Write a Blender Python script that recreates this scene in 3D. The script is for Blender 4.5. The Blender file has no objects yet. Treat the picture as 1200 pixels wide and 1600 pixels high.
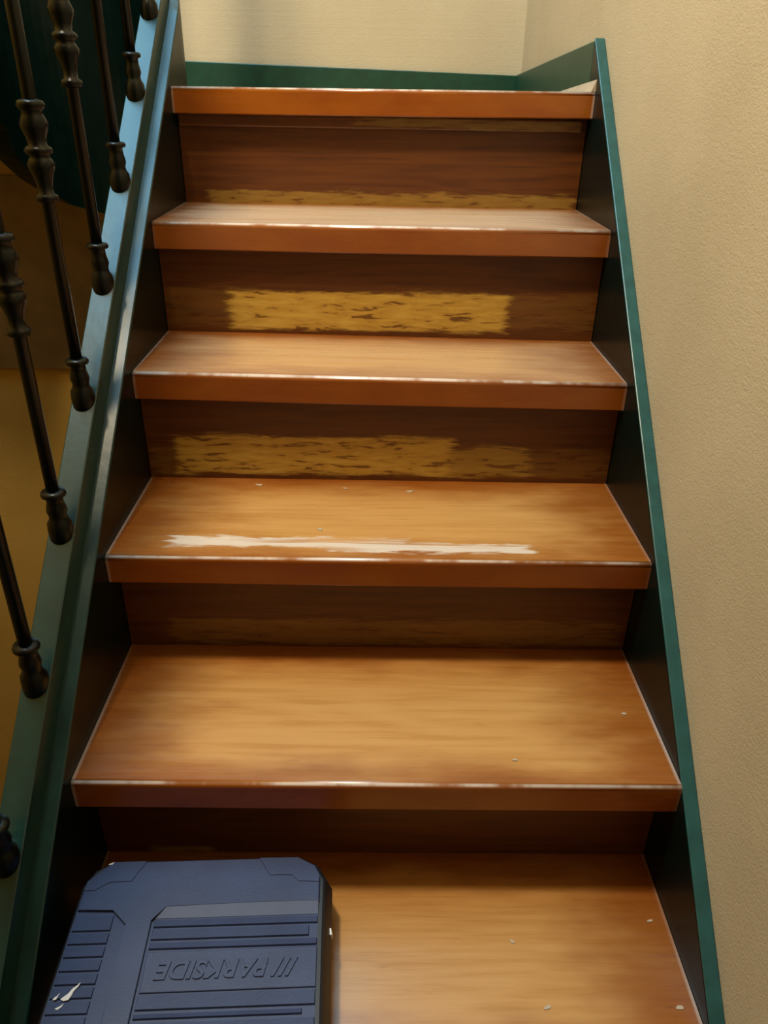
import bpy, bmesh, math, random
from mathutils import Vector, Matrix

random.seed(7)
scene = bpy.context.scene
COL = scene.collection

# ------------------------------------------------------------------ camera
F_PX, PITCH, ROLL, YAW = 1200.0, 0.500589, 0.018710, 0.015898
CAM = Vector((-0.01002, -1.53396, 0.00187))
cp, sp, cy, sy = math.cos(PITCH), math.sin(PITCH), math.cos(YAW), math.sin(YAW)
Fv = Vector((sy * cp, cy * cp, -sp)); Rv = Vector((cy, -sy, 0)); Uv = Rv.cross(Fv)
R2 = math.cos(ROLL) * Rv + math.sin(ROLL) * Uv
U2 = -math.sin(ROLL) * Rv + math.cos(ROLL) * Uv
cd = bpy.data.cameras.new('camera'); cam = bpy.data.objects.new('camera', cd); COL.objects.link(cam)
cd.sensor_fit = 'VERTICAL'; cd.sensor_height = 36.0; cd.lens = 36.0 * F_PX / 1600.0
cd.clip_start = 0.02
m = Matrix.Identity(4)
for i in range(3):
    m[i][0] = R2[i]; m[i][1] = U2[i]; m[i][2] = -Fv[i]; m[i][3] = CAM[i]
cam.matrix_world = m
scene.camera = cam

# ------------------------------------------------------------------ world, lights, exposure
w = bpy.data.worlds.new('world'); scene.world = w; w.use_nodes = True
w.node_tree.nodes['Background'].inputs[0].default_value = (0.55, 0.7, 0.9, 1)
w.node_tree.nodes['Background'].inputs[1].default_value = 0.05

ld = bpy.data.lights.new('stairwell_lamp', 'POINT'); ld.energy = 56; ld.color = (1.0, 0.83, 0.56); ld.shadow_soft_size = 0.10
lamp = bpy.data.objects.new('stairwell_lamp', ld); lamp.location = (-0.48, -0.80, 1.42); COL.objects.link(lamp)

sd = bpy.data.lights.new('skylight', 'AREA'); sd.shape = 'RECTANGLE'; sd.size = 1.4; sd.size_y = 1.7
sd.energy = 36; sd.color = (0.28, 0.68, 1.0)
sky = bpy.data.objects.new('skylight', sd); sky.location = (-0.82, 0.05, 2.67); COL.objects.link(sky)

vs = scene.view_settings
vs.view_transform = 'Standard'; vs.look = 'None'; vs.gamma = 1.0; vs.use_curve_mapping = False
vs.exposure = 1.38

HW = 0.375                       # half width between the strings
# ------------------------------------------------------------------ helpers
def mesh_obj(name, bm, mat, parent=None, smooth=False):
    me = bpy.data.meshes.new(name)
    bmesh.ops.recalc_face_normals(bm, faces=bm.faces)
    bm.to_mesh(me); bm.free()
    if smooth:
        for p_ in me.polygons: p_.use_smooth = True
    if mat: me.materials.append(mat)
    o = bpy.data.objects.new(name, me); COL.objects.link(o)
    if parent:
        o.parent = parent
        if parent.type == 'EMPTY' and not parent.get('local'):
            o.location = -parent.location
    return o

def empty(name, loc, local=False):
    o = bpy.data.objects.new(name, None); o.location = loc; COL.objects.link(o)
    o.empty_display_size = 0.1
    return o

def tag(o, label=None, cat=None, group=None, kind=None):
    if label: o['label'] = label
    if cat: o['category'] = cat
    if group: o['group'] = group
    if kind: o['kind'] = kind
    return o

def hexa(bm, c):
    """c: 8 corners, bottom 4 ccw then top 4 ccw"""
    v = [bm.verts.new(p_) for p_ in c]
    for f in ((0, 3, 2, 1), (4, 5, 6, 7), (0, 1, 5, 4), (1, 2, 6, 5), (2, 3, 7, 6), (3, 0, 4, 7)):
        bm.faces.new([v[i] for i in f])
    return v

def box(bm, x0, x1, y0, y1, z0, z1):
    return hexa(bm, [(x0, y0, z0), (x1, y0, z0), (x1, y1, z0), (x0, y1, z0),
                     (x0, y0, z1), (x1, y0, z1), (x1, y1, z1), (x0, y1, z1)])

def bevel(bm, r, seg=2, edges=None):
    bmesh.ops.bevel(bm, geom=edges or bm.edges[:], offset=r, segments=seg, profile=0.5, affect='EDGES')

def prism(bm, poly, z0, z1):
    """extrude xy polygon"""
    a = [bm.verts.new((x, y, z0)) for x, y in poly]; b = [bm.verts.new((x, y, z1)) for x, y in poly]
    n = len(poly)
    bm.faces.new(a[::-1]); bm.faces.new(b)
    for i in range(n):
        bm.faces.new((a[i], a[(i + 1) % n], b[(i + 1) % n], b[i]))

def lathe(bm, prof, seg=20, centre=(0, 0, 0)):
    rings = []
    for r, z in prof:
        rings.append([bm.verts.new((centre[0] + r * math.cos(2 * math.pi * i / seg), centre[1] + r * math.sin(2 * math.pi * i / seg), centre[2] + z)) for i in range(seg)])
    for a, b in zip(rings, rings[1:]):
        for i in range(seg):
            bm.faces.new((a[i], a[(i + 1) % seg], b[(i + 1) % seg], b[i]))
    bm.faces.new(rings[0][::-1]); bm.faces.new(rings[-1])

def sweep(bm, frames):
    """frames: list of rings (lists of 3D points), closed section"""
    rs = [[bm.verts.new(q) for q in fr] for fr in frames]
    n = len(rs[0])
    for a, b in zip(rs, rs[1:]):
        for i in range(n):
            bm.faces.new((a[i], a[(i + 1) % n], b[(i + 1) % n], b[i]))
    bm.faces.new(rs[0][::-1]); bm.faces.new(rs[-1])

# ------------------------------------------------------------------ node helpers
class NT:
    def __init__(s, name):
        s.mat = bpy.data.materials.new(name); s.mat.use_nodes = True
        s.t = s.mat.node_tree; s.b = s.t.nodes['Principled BSDF']
        s.tc = s.t.nodes.new('ShaderNodeTexCoord')
    def put(s, sock, v):
        if isinstance(v, bpy.types.NodeSocket): s.t.links.new(v, sock)
        elif isinstance(v, (tuple, list)) and len(v) == 3 and sock.type == 'RGBA': sock.default_value = (*v, 1)
        else: sock.default_value = v
    def math(s, op, a, b=0.0, c=None):
        n = s.t.nodes.new('ShaderNodeMath'); n.operation = op
        s.put(n.inputs[0], a); s.put(n.inputs[1], b)
        if c is not None: s.put(n.inputs[2], c)
        return n.outputs[0]
    def pos(s, scale=(1, 1, 1), loc=(0, 0, 0)):
        n = s.t.nodes.new('ShaderNodeMapping'); s.t.links.new(s.tc.outputs['Object'], n.inputs[0])
        n.inputs['Scale'].default_value = scale; n.inputs['Location'].default_value = loc
        return n.outputs[0]
    def xyz(s):
        n = s.t.nodes.new('ShaderNodeSeparateXYZ'); s.t.links.new(s.tc.outputs['Object'], n.inputs[0])
        return n.outputs
    def noise(s, vec, scale=5, detail=4, rough=0.55, dist=0):
        n = s.t.nodes.new('ShaderNodeTexNoise'); s.t.links.new(vec, n.inputs['Vector'])
        n.inputs['Scale'].default_value = scale; n.inputs['Detail'].default_value = detail
        n.inputs['Roughness'].default_value = rough; n.inputs['Distortion'].default_value = dist
        return n.outputs[0]
    def rng(s, v, a, b, c=0.0, d=1.0, smooth=True):
        n = s.t.nodes.new('ShaderNodeMapRange'); n.interpolation_type = 'SMOOTHSTEP' if smooth else 'LINEAR'
        s.put(n.inputs[0], v)
        for i, q in enumerate((a, b, c, d)): n.inputs[i + 1].default_value = q
        return n.outputs[0]
    def mix(s, f, a, b, mode='MIX'):
        n = s.t.nodes.new('ShaderNodeMix'); n.data_type = 'RGBA'; n.blend_type = mode
        s.put(n.inputs[0], f); s.put(n.inputs[6], a); s.put(n.inputs[7], b)
        return n.outputs[2]
    def bump(s, h, strength=0.3, dist=0.002):
        n = s.t.nodes.new('ShaderNodeBump'); n.inputs['Strength'].default_value = strength; n.inputs['Distance'].default_value = dist
        s.put(n.inputs['Height'], h); s.t.links.new(n.outputs[0], s.b.inputs['Normal'])
    def set(s, **k):
        for a, v in k.items(): s.put(s.b.inputs[a.replace('_', ' ')], v)
        return s.mat
    def boxmask(s, u, v, cu, hu, cv, hv, nz, amp, soft):
        a = s.math('SUBTRACT', s.math('ABSOLUTE', s.math('SUBTRACT', u, cu)), hu)
        a = s.math('MULTIPLY', a, 0.45)
        b = s.math('SUBTRACT', s.math('ABSOLUTE', s.math('SUBTRACT', v, cv)), hv)
        d = s.math('MAXIMUM', a, b)
        d = s.math('ADD', d, s.math('MULTIPLY', s.math('SUBTRACT', nz, 0.5), amp))
        return s.rng(d, soft, -soft)

def wood_grain(n, seed, base, dark):
    long_ = n.noise(n.pos((1.6, 30, 30), (seed * 3.1, seed * 1.7, seed)), 3.0, 5, 0.6, 0.25)
    fine = n.noise(n.pos((5, 170, 170), (seed, seed * 2.3, 0)), 3.0, 3, 0.6)
    cath = n.noise(n.pos((0.8, 6.5, 6.5), (seed * 5.3, seed, 0)), 1.6, 1, 0.4, 0.1)
    ring = n.math('PINGPONG', n.math('MULTIPLY', cath, 26.0), 1.0)
    g = n.math('ADD', n.math('MULTIPLY', long_, 0.66), n.math('ADD', n.math('MULTIPLY', fine, 0.26), n.math('MULTIPLY', ring, 0.08)))
    f = n.rng(g, 0.30, 0.62)
    return n.mix(f, dark, base), g

def tread_mat(seed, yf, yb, streak=False, aw=0.007, pale=0.0):
    n = NT('varnished_tread_wood')
    o = n.xyz()
    worn, g = wood_grain(n, seed, (0.470, 0.238, 0.070), (0.400, 0.188, 0.050))
    new_, _ = wood_grain(n, seed + .5, (0.250, 0.076, 0.010), (0.200, 0.054, 0.006))
    nz = n.noise(n.pos((3, 9, 9), (seed, 0, seed)), 2.5, 3)
    ym, yh = (yf + yb) / 2 - 0.012, (yb - yf) / 2
    msk = n.boxmask(o[0], o[1], 0.0, 0.27, ym, yh - 0.040, nz, 0.10, 0.045)
    col = n.mix(msk, new_, worn)
    msk2 = n.boxmask(o[0], o[1], 0.0, 0.34, ym - 0.02, yh - 0.005, nz, 0.04, 0.03)
    if pale:
        pz = n.noise(n.pos((3, 60, 1), (seed, seed, 0)), 1.5, 3)
        col = n.mix(n.math('MULTIPLY', n.math('MULTIPLY', msk2, n.rng(pz, .25, .6, .6, 1.0)), pale), col, (0.60, 0.45, 0.33))
    # dark knots and stains
    kn = n.noise(n.pos((7, 26, 26), (seed * 9, seed * 4, 0)), 2.4, 2, 0.5)
    col = n.mix(n.math('MULTIPLY', n.rng(kn, 0.72, 0.82), 0.30), col, (0.07, 0.024, 0.008))
    # front face keeps the red varnish, arris gets a painted highlight
    face = n.rng(o[1], yf + 0.004, yf + 0.0015)
    col = n.mix(n.math('MULTIPLY', face, 0.9), col, n.mix(n.rng(nz, .3, .7), (0.230, 0.050, 0.002), (0.290, 0.080, 0.005)))
    # edge highlight put in as pale colour along the arris
    na = n.noise(n.pos((6, 1, 1), (seed * 2, 0, 0)), 2.0, 4, 0.65)
    ar = n.math('MULTIPLY', n.rng(o[1], yf + aw, yf + aw - 0.0025), n.rng(o[1], yf + 0.0006, yf + 0.0020))
    ar = n.math('MULTIPLY', ar, n.rng(na, 0.40, 0.60, 0.08, 0.95))
    col = n.mix(n.math('MULTIPLY', ar, 0.75), col, (0.72, 0.64, 0.58))
    sd_ = n.math('MULTIPLY', n.rng(n.math('ABSOLUTE', o[0]), HW - 0.0060, HW - 0.0025), n.rng(na, 0.40, 0.60, 0.15, 0.6))
    col = n.mix(sd_, col, (0.45, 0.38, 0.34))
    rough = n.rng(g, 0.3, 0.7, 0.24, 0.36)
    if streak:
        ns = n.noise(n.pos((14, 80, 1)), 1.4, 4, 0.65)
        s1 = n.boxmask(o[0], o[1], -0.13, 0.165, -0.601, 0.013, ns, 0.034, 0.004)
        s2 = n.boxmask(o[0], o[1], 0.07, 0.14, -0.612, 0.012, ns, 0.034, 0.004)
        s = n.math('MAXIMUM', s1, s2)
        br = n.rng(n.noise(n.pos((6, 120, 1)), 1.0, 2, 0.5), 0.34, 0.54, 0.22, 0.90)
        col = n.mix(n.math('MULTIPLY', s, br), col, (0.58, 0.49, 0.41))
    n.bump(g, 0.12, 0.0015)
    return n.set(Base_Color=col, Roughness=rough, Coat_Weight=0.25, Coat_Roughness=0.16)

def riser_mat(seed, patches, tint=1.0):
    n = NT('worn_riser_wood')
    o = n.xyz()
    dark, g = wood_grain(n, seed, (0.112 * tint, 0.032 * tint, 0.003 * tint), (0.062 * tint, 0.015 * tint, 0.0015 * tint))
    ns = n.noise(n.pos((9, 1, 90), (seed, 0, seed * 2)), 1.5, 5, 0.68)
    blot = n.noise(n.pos((15, 1, 95), (seed * 4, 0, seed)), 1.3, 4, 0.6, 0.5)
    col = dark
    for (x0, x1, z0, z1, op, amp) in patches:
        mk = n.boxmask(o[0], o[2], (x0 + x1) / 2, (x1 - x0) / 2, (z0 + z1) / 2, (z1 - z0) / 2, ns, amp, 0.0045)
        mk = n.math('MULTIPLY', mk, n.rng(blot, 0.64, 0.57, 0.15, 1.0))
        pale = n.mix(n.rng(blot, 0.3, 0.6), (0.54, 0.360, 0.070), (0.44, 0.262, 0.040))
        col = n.mix(n.math('MULTIPLY', mk, op), col, pale)
    n.bump(g, 0.15, 0.0015)
    return n.set(Base_Color=col, Roughness=0.45)

def green_mat(name, base, rough, spec=0.45):
    n = NT(name)
    nz = n.noise(n.pos((6, 6, 6)), 6, 4)
    col = n.mix(n.rng(nz, .3, .7), base, tuple(c * 1.35 for c in base))
    chip = n.noise(n.pos((1, 1, 1)), 90, 3, 0.6)
    n.bump(n.noise(n.pos((1, 1, 1)), 70, 3), 0.10, 0.002)
    return n.set(Base_Color=col, Roughness=rough, Specular_IOR_Level=spec)

def wall_mat(name, a, b):
    n = NT(name)
    big = n.noise(n.pos(), 3.0, 4, 0.6)
    speck = n.noise(n.pos((1, 60, 150)), 1.0, 4, 0.7)
    fine = n.noise(n.pos(), 300, 3, 0.7)
    col = n.mix(n.rng(big, .3, .7), a, b)
    col = n.mix(n.math('MULTIPLY', n.rng(fine, .55, .75), 0.30), col, tuple(c * .72 for c in a))
    n.bump(n.math('ADD', fine, n.math('MULTIPLY', speck, .6)), 0.38, 0.0025)
    return n.set(Base_Color=col, Roughness=0.85, Specular_IOR_Level=0.2)

def plain(name, col, rough=0.5, bumps=None, var=0.15, **k):
    n = NT(name)
    nz = n.noise(n.pos(), 14, 4)
    c = n.mix(n.rng(nz, .3, .7), tuple(q * (1 - var) for q in col), tuple(q * (1 + var) for q in col))
    if bumps: n.bump(n.noise(n.pos(), bumps[0], 3), bumps[1], bumps[2])
    return n.set(Base_Color=c, Roughness=rough, **k)

M = {}
M['string'] = green_mat('dark_green_gloss_paint', (0.0010, 0.0050, 0.0042), 0.30, 0.17)
M['skirt'] = green_mat('skirting_green_paint', (0.0035, 0.038, 0.021), 0.42)
M['iron'] = plain('dark_green_painted_iron', (0.0008, 0.0020, 0.0017), 0.30, Specular_IOR_Level=0.28)
M['wall'] = wall_mat('cream_stucco', (0.49, 0.420, 0.285), (0.53, 0.46, 0.32))
M['wallr'] = wall_mat('tan_stucco', (0.430, 0.345, 0.215), (0.485, 0.392, 0.250))
M['wallw'] = wall_mat('ochre_stucco', (0.42, 0.255, 0.050), (0.47, 0.29, 0.068))
M['brown'] = plain('brown_shade_paint', (0.150, 0.082, 0.020), 0.6)
M['ceil'] = wall_mat('ceiling_plaster', (0.36, 0.3, 0.2), (0.4, 0.34, 0.24))
M['case'] = plain('dark_blue_grey_plastic', (0.026, 0.037, 0.092), 0.5, (420, 0.25, 0.0008), 0.12, Specular_IOR_Level=0.3)
M['casedark'] = plain('black_blue_plastic', (0.005, 0.006, 0.011), 0.55, (420, 0.25, 0.0008), 0.12)
M['white'] = plain('dried_white_paint', (0.55, 0.53, 0.52), 0.5)
M['handrail'] = plain('handrail_wood', (0.12, 0.045, 0.015), 0.3)
M['edge'] = green_mat('lit_green_paint', (0.0035, 0.024, 0.019), 0.32, 0.55)  # string green lightened, so light from above sits in the colour
M['edge2'] = green_mat('brighter_lit_green_paint', (0.014, 0.062, 0.058), 0.34)  # same green lightened further to paint in the lit right edge
M['pale'] = plain('pale_beige', (0.42, 0.33, 0.23), 0.5)

# ------------------------------------------------------------------ measured stair
NOSE = {0: -1.0810, 1: -0.8714, 2: -0.6453, 3: -0.4217, 4: -0.2149, 5: 0.0087}
ZL = {0: -0.9307, 1: -0.7401, 2: -0.5580, 3: -0.3729, 4: -0.1888, 5: 0.0046}
ZR = {0: -0.9307, 1: -0.7428, 2: -0.5609, 3: -0.3818, 4: -0.1918, 5: 0.0078}
RIS = {1: -0.8214, 2: -0.6053, 3: -0.3997, 4: -0.1929, 5: 0.0427}
TH = 0.0435
LS, LC = 0.8316, 0.0169          # left string ledge line z = LS*y + LC
RS, RC = 0.8875, 0.0221          # right string
WALL_R = 0.393
BACK_Y = 0.955
WELL_X = -1.65
FRONT_Y = -6.0
ZBOT, ZTOP = -2.7, 2.7

# ------------------------------------------------------------------ setting
def struct(name, bm, mat, label, cat):
    o = mesh_obj(name, bm, mat); o['kind'] = 'structure'; o['label'] = label; o['category'] = cat; return o

bm = bmesh.new(); box(bm, WALL_R, WALL_R + 0.15, FRONT_Y, BACK_Y, ZBOT, ZTOP)
struct('wall_right', bm, M['wallr'], 'tan rough plaster wall rising beside the right edge of the stairs', 'wall')
bm = bmesh.new(); box(bm, WELL_X, WALL_R + 0.15, BACK_Y, BACK_Y + 0.15, 0.0, ZTOP)
struct('wall_back', bm, M['wall'], 'cream plaster wall facing the top of the stairs', 'wall')
bm = bmesh.new(); box(bm, WELL_X, WALL_R, 0.50, 0.65, ZBOT, -0.026)
wb = struct('wall_well', bm, M['wallw'], 'ochre brown wall seen below through the balusters', 'wall')
bm = bmesh.new(); box(bm, WELL_X - 0.15, WELL_X, FRONT_Y, BACK_Y + 0.15, ZBOT, ZTOP)
struct('wall_left', bm, M['wallw'], 'ochre wall on the far side of the stairwell', 'wall')
bm = bmesh.new(); box(bm, WELL_X - 0.15, WALL_R + 0.15, FRONT_Y - 0.15, FRONT_Y, ZBOT, ZTOP)
struct('wall_front', bm, M['wallr'], 'plaster wall behind the viewer', 'wall')
bm = bmesh.new(); box(bm, WELL_X - 0.15, WALL_R + 0.15, FRONT_Y - 0.15, BACK_Y + 0.15, ZTOP, ZTOP + 0.1)
struct('ceiling', bm, M['ceil'], 'pale stairwell ceiling', 'ceiling')
bm = bmesh.new(); box(bm, WELL_X - 0.15, WALL_R + 0.15, FRONT_Y - 0.15, BACK_Y + 0.15, ZBOT - 0.1, ZBOT)
struct('floor_lower', bm, M['brown'], 'brown floor at the bottom of the stairwell', 'floor')
bm = bmesh.new(); box(bm, WELL_X, HW, 0.488, 0.5, -0.672, -0.190)  # brown strip added in place of the missing shade below the landing
struct('painted_shade_1', bm, M['brown'], 'brown band painted for the shade under the landing behind the lower balusters', 'painted_shade')

# landing floor boards
landing_root = bpy.data.objects.new('floor', None); landing_root.empty_display_size = .1
landing_root.location = (0, 0.5, 0.0); COL.objects.link(landing_root)
tag(landing_root, 'varnished board landing at the top of the stairs', 'floor', kind='structure')
yb = 0.110
pm = tread_mat(11.0, -1.0, 3.0)
k = 0
while yb < BACK_Y - 0.02:
    y1 = min(yb + 0.14, BACK_Y)
    bm = bmesh.new()
    x0 = -HW + 0.001 if yb < 0.36 else WELL_X
    box(bm, x0, WALL_R, yb + 0.001, y1 - 0.001, -0.025, 0.002); bevel(bm, 0.001, 1)
    mesh_obj('plank', bm, pm, landing_root)
    yb = y1; k += 1
bm = bmesh.new(); box(bm, WELL_X, WALL_R - .02, 0.395, 0.487, -0.10, -0.026)
mesh_obj('landing_joist', bm, M['brown'], landing_root)

# skirting on the landing
bm = bmesh.new()
yw = BACK_Y - 0.014
hexa(bm, [(WELL_X, yw, 0.003), (HW + .012, yw, 0.003), (HW + .012, BACK_Y, 0.003), (WELL_X, BACK_Y, 0.003),
          (WELL_X, yw, 0.092), (HW + .012, yw, 0.0475), (HW + .012, BACK_Y, 0.0475), (WELL_X, BACK_Y, 0.092)])
bevel(bm, 0.002, 1)
struct('baseboard_back', bm, M['skirt'], 'low green skirting board along the wall at the top of the stairs', 'baseboard')
bm = bmesh.new()
y0, y1 = 0.066, yw
hexa(bm, [(HW, y0, 0.009), (WALL_R, y0, 0.009), (WALL_R, y1, 0.003), (HW, y1, 0.003),
          (HW, y0, 0.0885), (WALL_R, y0, 0.0885), (WALL_R, y1, 0.048), (HW, y1, 0.048)])
bevel(bm, 0.002, 1)
struct('baseboard_right', bm, M['skirt'], 'short green skirting board in the corner behind the right string', 'baseboard')

# ------------------------------------------------------------------ staircase
BASE = (0.0, -1.08, -0.975)
stair = empty('staircase', BASE)
tag(stair, 'straight wooden staircase with worn varnished treads and dark green string boards', 'staircase')

for k_ in range(0, 6):
    yf = NOSE[k_]
    ybk = RIS[k_ + 1] + 0.012 if k_ < 5 else 0.110
    bm = bmesh.new()
    zl, zr = ZL[k_], ZR[k_]
    e = 0.0005
    v = hexa(bm, [(-HW + e, yf, zl - TH), (HW - e, yf, zr - TH), (HW - e, ybk, zr - TH), (-HW + e, ybk, zl - TH),
                  (-HW + e, yf, zl), (HW - e, yf, zr), (HW - e, ybk, zr), (-HW + e, ybk, zl)])
    bm.edges.ensure_lookup_table()
    front_top = [ed for ed in bm.edges if all(abs(q.co.y - yf) < 1e-6 for q in ed.verts) and all(q in v[4:] for q in ed.verts)]
    front_bot = [ed for ed in bm.edges if all(abs(q.co.y - yf) < 1e-6 for q in ed.verts) and all(q in v[:4] for q in ed.verts)]
    bmesh.ops.bevel(bm, geom=front_top, offset=0.0065, segments=4, profile=0.5, affect='EDGES')
    bmesh.ops.bevel(bm, geom=[q for q in front_bot if q.is_valid], offset=0.002, segments=2, profile=0.5, affect='EDGES')
    t = mesh_obj('tread', bm, tread_mat(1.0 + k_ * 2.37, yf, ybk, streak=(k_ == 2), aw=0.0055 if k_ < 3 else 0.0080, pale={3: 0.25, 4: 0.7}.get(k_, 0.0)), stair)
    for p_ in t.data.polygons:
        p_.use_smooth = p_.area < 0.005
    if k_ == 2: t['label'] = 'tread with a pale scuffed streak along the front'

PATCH = {1: [(-0.31, -0.23, -0.931, -0.920, .6, .012)],
         2: [(-0.31, 0.36, -0.735, -0.690, .18, .05)],
         3: [(-0.325, 0.115, -0.549, -0.484, .95, .030), (0.10, 0.24, -0.552, -0.50, .45, .045), (-0.37, 0.37, -0.55, -0.50, .15, .06)],
         4: [(-0.262, 0.217, -0.368, -0.303, 1.0, .026), (-0.37, 0.37, -0.36, -0.30, .10, .06)],
         5: [(-0.33, 0.37, -0.197, -0.168, .42, .045)]}
for k_ in range(1, 6):
    y0 = RIS[k_]
    bm = bmesh.new()
    zb = min(ZL[k_ - 1], ZR[k_ - 1]) - 0.03; zt = min(ZL[k_], ZR[k_]) - TH + 0.003
    box(bm, -HW + .001, HW - .001, y0, y0 + 0.016, zb, zt)
    r = mesh_obj('riser', bm, riser_mat(3.3 + k_ * 1.9, PATCH[k_], 1.0), stair)
    if k_ in (3, 4): r['label'] = 'riser board with varnish worn off in a pale patch'
bm = bmesh.new(); box(bm, -HW + .004, HW - .012, RIS[5] - 0.016, RIS[5], -0.0585, -0.0375); bevel(bm, .003, 2)
mesh_obj('moulding', bm, riser_mat(20, [(-.05, .37, -.055, -.04, .25, .04)]), stair)

# paint flecks on treads
def fleck(x, y, z, s, parent, mat, ang=0.0, ratio=.5):
    bm = bmesh.new(); n = 7
    pts = []
    for i in range(n):
        a = 2 * math.pi * i / n; r = s * (.7 + .5 * random.random())
        u, v_ = r * math.cos(a), r * ratio * math.sin(a)
        pts.append((x + u * math.cos(ang) - v_ * math.sin(ang), y + u * math.sin(ang) + v_ * math.cos(ang)))
    prism(bm, pts, z - .0002, z + .0009)
    return mesh_obj('paint_fleck', bm, mat, parent)
for (x, y, z, s) in [(-.195, -.424, -.5585, .007), (-.055, -.432, -.559, .005), (.048, -.439, -.5595, .006), (-.087, -.565, -.559, .005),
                     (.174, -.829, -.7418, .004), (.337, -.744, -.7424, .004),
                     (.199, -1.028, -.9305, .005), (.17, -.949, -.9305, .0035), (.354, -1.028, -.9305, .005), (.352, -.921, -.9305, .004)]:
    fleck(x, y, z, s, stair, M['pale'], random.uniform(-.6, .6))

# right string, against the wall
bm = bmesh.new()
ya, ye = -1.35, 0.066
top = lambda y: RS * y + RC - 0.004
dep = 0.36
pts = [(ya, top(ya)), (ye, top(ye) + 0.011), (ye, -0.05), (ye, top(ye) - dep), (ya, top(ya) - dep)]
a = [bm.verts.new((HW, y, z)) for y, z in pts]; b = [bm.verts.new((WALL_R - .0005, y, z)) for y, z in pts]
bm.faces.new(a); bm.faces.new(b[::-1])
for i in range(len(pts)):
    j = (i + 1) % len(pts); bm.faces.new((a[i], a[j], b[j], b[i]))
bm.edges.ensure_lookup_table()
bevel(bm, 0.0025, 2)
mesh_obj('string_board', bm, M['string'], stair)
bm = bmesh.new()
hexa(bm, [(HW - .0005, ya, top(ya)), (WALL_R - .0005, ya, top(ya)), (WALL_R - .0005, ye, top(ye) + .011), (HW - .0005, ye, top(ye) + .011),
          (HW - .0005, ya, top(ya) + .005), (WALL_R - .0005, ya, top(ya) + .005), (WALL_R - .0005, ye, top(ye) + .016), (HW - .0005, ye, top(ye) + .016)])
bevel(bm, .0015, 2)
eo = mesh_obj('string_edge', bm, M['edge2'], stair); eo['label'] = 'top edge of the wall string, light painted into its green'
bm = bmesh.new()
v1 = [(HW - .008, .012, .0078), (HW, .012, .0078), (HW, .012, .027)]; v2 = [(HW - .002, .36, .003), (HW, .36, .003), (HW, .36, .006)]
sweep(bm, [v1, v2]); mesh_obj('pale_wedge', bm, M['pale'], stair)  # thin pale wedge along the foot of the right string

# left string with cap, then the wreath curving round the well into the upper flight
PC = -0.410
ARC_Y, RAD = 0.130, 0.165
CX = PC - RAD
def path(s):
    """s<0: straight flight (s = y-ARC_Y), 0..pi*RAD arc, beyond: upper flight. returns x,y,nx,ny (n points to the tread side)"""
    if s <= 0: return PC, ARC_Y + s, 1.0, 0.0
    if s <= math.pi * RAD:
        t = s / RAD; return CX + RAD * math.cos(t), ARC_Y + RAD * math.sin(t), math.cos(t), math.sin(t)
    return CX - RAD, ARC_Y - (s - math.pi * RAD), -1.0, 0.0
def ledge(s): return LS * (ARC_Y + s) + LC
def lower(s):
    """bottom edge of the string"""
    if s <= 0: return ledge(s) - 0.40
    L = math.pi * RAD
    key = [(0, ledge(0) - .40), (.18, -.262), (.30, -.245), (.37, -.225), (.44, -.175), (.50, -.115), (L, -.075)]
    if s >= L: return -.075 + .83 * (s - L)
    for (s0, z0), (s1, z1) in zip(key, key[1:]):
        if s0 <= s <= s1: return z0 + (z1 - z0) * (s - s0) / (s1 - s0)
def section(s, prof):
    x, y, nx, ny = path(s); zt = ledge(s); zb = lower(s)
    return [(x + u * nx, y + u * ny, (zb if v is None else zt + v)) for u, v in prof]
board_prof = [(.035, None), (.035, -.005), (.018, -.005), (-.012, -.005), (-.012, None)]
ledge_prof = [(.0352, -.005), (.0352, -.0045), (.0346, -.0032), (.0334, -.0018), (.0180, .0006), (.0180, -.005)]
cap_prof = [(.018, -.004), (.018, .0505), (.0165, .052), (-.0135, .052), (-.015, .0505), (-.015, -.004)]
def ledge_strip(slist):
    bm = bmesh.new(); sweep(bm, [section(s, ledge_prof) for s in slist]); mesh_obj('string_edge', bm, M['edge'], stair)
ss = [-1.48 + 1.48 * i / 12 for i in range(13)]
bm = bmesh.new(); sweep(bm, [section(s, board_prof) for s in ss]); mesh_obj('string_board', bm, M['string'], stair)
bm = bmesh.new(); sweep(bm, [section(s, cap_prof) for s in ss]); mesh_obj('string_cap', bm, M['edge'], stair)
ledge_strip(ss)
L = math.pi * RAD
sa = [L * i / 28 for i in range(29)] + [L + .24 * i / 3 for i in range(1, 4)]
bm = bmesh.new(); sweep(bm, [section(s, board_prof) for s in sa]); o = mesh_obj('wreath_string', bm, M['string'], stair)
o['label'] = 'dark green string curving round the well into the upper flight'
bm = bmesh.new(); sweep(bm, [section(s, cap_prof) for s in sa]); mesh_obj('string_cap', bm, M['string'], stair)
ledge_strip(sa)
# soffit of the upper flight
bm = bmesh.new()
xs0, xs1 = WELL_X + .002, CX - RAD - .04
ya, yb_ = ARC_Y, ARC_Y - .24
hexa(bm, [(xs0, yb_, lower(L + .24) + .02), (xs1, yb_, lower(L + .24) + .02), (xs1, ya, lower(L) + .02), (xs0, ya, lower(L) + .02),
          (xs0, yb_, lower(L + .24) + .06), (xs1, yb_, lower(L + .24) + .06), (xs1, ya, lower(L) + .06), (xs0, ya, lower(L) + .06)])
mesh_obj('upper_soffit', bm, M['string'], stair)

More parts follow.
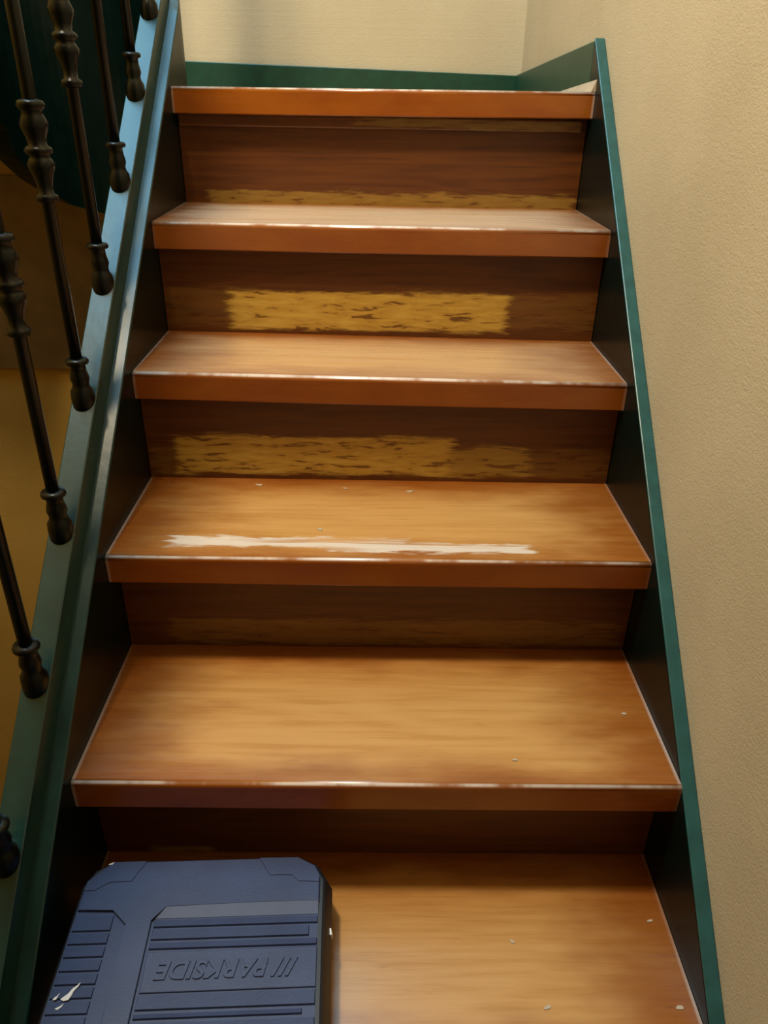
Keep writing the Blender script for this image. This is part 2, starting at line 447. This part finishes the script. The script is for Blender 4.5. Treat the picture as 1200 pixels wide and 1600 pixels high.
# ------------------------------------------------------------------ railing
rail = empty('stair_railing', (PC, -1.2, ledge(-1.33) + .052))
tag(rail, 'dark green iron railing with ringed balusters along the left side', 'railing')
RH = 0.80
bm = bmesh.new(); lathe(bm, [(.0078, .03), (.0078, RH + .01)], 14); proto_rod = mesh_obj('baluster', bm, M['iron'], None, True)
bm = bmesh.new(); lathe(bm, [(.0125, -.016), (.0150, -.010), (.0158, .004), (.0150, .014), (.0118, .019), (.0108, .024), (.0128, .031), (.0120, .036), (.0105, .042), (.0100, .050), (.0150, .052), (.0155, .055), (.0140, .058), (.0070, .0595)], 20)
proto_foot = mesh_obj('foot', bm, M['iron'], proto_rod, True)
kp = [(.0069, .252), (.0120, .254), (.0140, .257), (.0130, .261), (.0092, .263), (.0090, .272), (.0115, .283), (.0150, .291), (.0158, .296), (.0130, .301), (.0105, .304),
      (.0150, .307), (.0165, .310), (.0150, .313), (.0105, .316), (.0115, .324), (.0150, .333), (.0160, .339), (.0130, .346), (.0108, .351), (.0145, .354), (.0162, .358), (.0140, .362), (.0069, .364)]
bm = bmesh.new(); lathe(bm, kp, 20); proto_knot = mesh_obj('knot', bm, M['iron'], proto_rod, True)
def put_baluster(o, s):
    x, y, nx, ny = path(s)
    o.parent = rail
    o.location = Vector((x + .0015 * nx, y + .0015 * ny, ledge(s) + .052)) - rail.location
poss = [-0.8289 + 0.1474 * i - ARC_Y for i in range(-2, 7)] + [0.08 + .1474 * i for i in range(0, 4)]
put_baluster(proto_rod, poss[0])
for s in poss[1:]:
    r = proto_rod.copy(); COL.objects.link(r); put_baluster(r, s)
    for ch in (proto_foot, proto_knot):
        c = ch.copy(); COL.objects.link(c); c.parent = r
hp = [(-.024, 0), (-.026, .018), (-.018, .036), (0, .043), (.018, .036), (.026, .018), (.024, 0)]
bm = bmesh.new()
fr = []
for s in [-1.36] + [i * .06 - 1.3 for i in range(1, 21)] + sa:
    x, y, nx, ny = path(s); z = ledge(s) + .052 + RH
    fr.append([(x + u * nx, y + u * ny, z + v) for u, v in hp])
sweep(bm, fr); mesh_obj('handrail', bm, M['handrail'], rail)

# ------------------------------------------------------------------ tool case
case = empty('tool_case', (-0.208, -1.005, -0.9305)); case['local'] = 1
case.rotation_euler = (0, 0, math.radians(2.2))
tag(case, 'dark blue grey plastic tool case lying on the lowest step beside the left string', 'tool case')
H = 0.085
def outline(hw, yf, yn, c):
    return [(-hw + c * .85, yf), (hw - c, yf), (hw - c * .35, yf - c * .35), (hw, yf - c), (hw, yn + c), (hw - c, yn), (-hw + c, yn), (-hw, yn + c), (-hw, yf - c), (-hw + c * .3, yf - c * .35)]
def loft(bm, levels):
    rs = []
    for (hw, yf, yn, c, z) in levels:
        rs.append([bm.verts.new((x, y, z)) for x, y in outline(hw, yf, yn, c)])
    n = len(rs[0])
    for a, b in zip(rs, rs[1:]):
        for i in range(n): bm.faces.new((a[i], a[(i + 1) % n], b[(i + 1) % n], b[i]))
    bm.faces.new(rs[0][::-1]); bm.faces.new(rs[-1])
YN = -0.135
bm = bmesh.new(); loft(bm, [(.146, .108, YN + .006, .03, 0.0), (.151, .113, YN, .03, .006), (.154, .116, YN - .003, .032, .040)])
mesh_obj('case_base', bm, M['casedark'], case)
bm = bmesh.new(); loft(bm, [(.155, .117, YN - .004, .032, .0405), (.155, .117, YN - .004, .032, .052), (.150, .1135, YN, .032, .070), (.1465, .111, YN + .004, .032, H - .006), (.144, .109, YN + .006, .031, H - .0045)])
mesh_obj('lid', bm, M['casedark'], case)
def plate(name, poly, z0, z1, bev=0.0012, mat='case'):
    bm = bmesh.new(); prism(bm, poly, z0, z1)
    if bev:
        bm.edges.ensure_lookup_table()
        topd = [e for e in bm.edges if all(abs(q.co.z - z1) < 1e-7 for q in e.verts)]
        bmesh.ops.bevel(bm, geom=topd, offset=bev, segments=2, profile=0.5, affect='EDGES')
    return mesh_obj(name, bm, M[mat], case)
# floor of the recessed panels
plate('lid_panel', [(-.1435, .06), (.1395, .06), (.1395, YN + .014), (-.1435, YN + .014)], H - .0048, H - .0042, 0)
# far plate with the stem running down between the two ribbed panels
plate('lid_plate', [(-.142, .045), (-.142, .080), (-.115, .1075), (.112, .1075), (.135, .094), (.1405, .080), (.1405, .048), (-.040, .048), (-.055, .030), (-.052, YN + .012), (-.081, YN + .012), (-.080, .026), (-.100, .045)], H - .006, H, .0016)
bm = bmesh.new()
hexa(bm, [(-.053, .033, H - .006), (.1395, .033, H - .006), (.1395, .047, H - .006), (-.040, .047, H - .006),
          (-.053, .033, H - .0035), (.1395, .033, H - .0035), (.1395, .048, H - .0004), (-.040, .048, H - .0004)])
mesh_obj('lid_slope', bm, M['case'], case)
# corner pads
plate('corner_pad', [(-.075, .1075), (-.088, .080), (-.114, .080), (-.129, .069), (-.141, .069), (-.141, .081), (-.115, .107)], H - .001, H + .0012, .0006)
plate('corner_pad', [(.064, .1075), (.079, .083), (.106, .083), (.114, .074), (.1402, .072), (.1402, .081), (.134, .094), (.112, .107)], H - .001, H + .0012, .0006)
# ribs
def rib(x0, x1, ya, yb, rise=.0028):
    bm = bmesh.new()
    zl = H - .0044
    hexa(bm, [(x0, ya, zl), (x1, ya, zl), (x1, yb, zl), (x0, yb, zl),
              (x0 + .001, ya + .0008, zl + rise), (x1 - .001, ya + .0008, zl + rise), (x1 - .001, yb - .0004, zl + rise * .55), (x0 + .001, yb - .0004, zl + rise * .55)])
    return mesh_obj('rib', bm, M['case'], case)
for yt, yb2, xr in [(.031, .0215, .1395), (.0195, .0065, .130), (.0040, -.0045, .1395), (-.0535, -.0700, .1395), (-.0730, -.0790, .126), (-.0820, -.0950, .1395), (-.0980, -.1100, .126)]:
    rib(-.050 + .0, xr, yb2, yt)
yl = [.040, .0185, .0030, -.0120, -.0275, -.0420, -.0565, -.0725, -.0885, -.1045, -.119]
for a_, b_ in zip(yl, yl[1:]):
    rib(-.1425, -.098, b_ + .0012, a_ - .0012, .0026)
plate('name_panel', [(-.050, -.0075), (.1395, -.0065), (.1395, -.0515), (-.049, -.0520)], H - .0044, H - .0022, .0008)
# embossed lettering, upside down from here
tx = bpy.data.curves.new('lettering', 'FONT'); tx.body = '/// PARKSIDE'; tx.size = 0.0285; tx.extrude = 0.0009
tx.shear = 0.22; tx.align_x = 'CENTER'; tx.align_y = 'CENTER'; tx.offset = 0.0004; tx.bevel_depth = 0.0003
to = bpy.data.objects.new('lettering_curve', tx); COL.objects.link(to)
dg = bpy.context.evaluated_depsgraph_get(); dg.update()
me = bpy.data.meshes.new_from_object(to.evaluated_get(dg)); me.name = 'lettering'
bpy.data.objects.remove(to)
xs = [v.co.x for v in me.vertices]; ysv = [v.co.y for v in me.vertices]
sx = 0.156 / (max(xs) - min(xs)); syv = 0.0205 / (max(ysv) - min(ysv)); mx = (max(xs) + min(xs)) / 2; my = (max(ysv) + min(ysv)) / 2
for v in me.vertices:
    v.co.x = -(v.co.x - mx) * sx; v.co.y = -(v.co.y - my) * syv
me.materials.clear(); me.materials.append(M['case'])
lo = bpy.data.objects.new('lettering', me); COL.objects.link(lo); lo.parent = case; lo.location = (.041, -.0295, H - .0016)
lo['label'] = 'embossed lettering, upside down'
# dried paint on the case
def splat(name, pts, z, h=.0012):
    bm = bmesh.new(); prism(bm, pts, z, z + h); return mesh_obj(name, bm, M['white'], case)
zr_ = H - .0022
splat('paint_splash', [(-.1300, -.0560), (-.1265, -.0580), (-.1215, -.0570), (-.1195, -.0525), (-.1185, -.0480), (-.1150, -.0430), (-.1135, -.0385), (-.1165, -.0420), (-.1205, -.0455), (-.1235, -.0505)], zr_)
splat('paint_splash', [(-.1380, -.0565), (-.1345, -.0560), (-.1325, -.0490), (-.1345, -.0520), (-.1375, -.0545)], zr_, .0008)
splat('paint_splash', [(-.1330, -.0655), (-.1280, -.0630), (-.1250, -.0600), (-.1265, -.0640), (-.1300, -.0665)], zr_, .0008)
splat('paint_splash', [(-.1215 + .0, .1030), (-.1165, .1030), (-.1150, .1070), (-.1175, .1055), (-.1200, .1045)], H + .001, .0006)
bm = bmesh.new(); hexa(bm, [(.1535, .0205, .050), (.1565, .0205, .050), (.1565, .0275, .050), (.1535, .0275, .050),
                            (.1520, .0210, .059), (.1555, .0210, .059), (.1545, .0285, .060), (.1520, .0285, .060)])
mesh_obj('paint_splash', bm, M['white'], case)
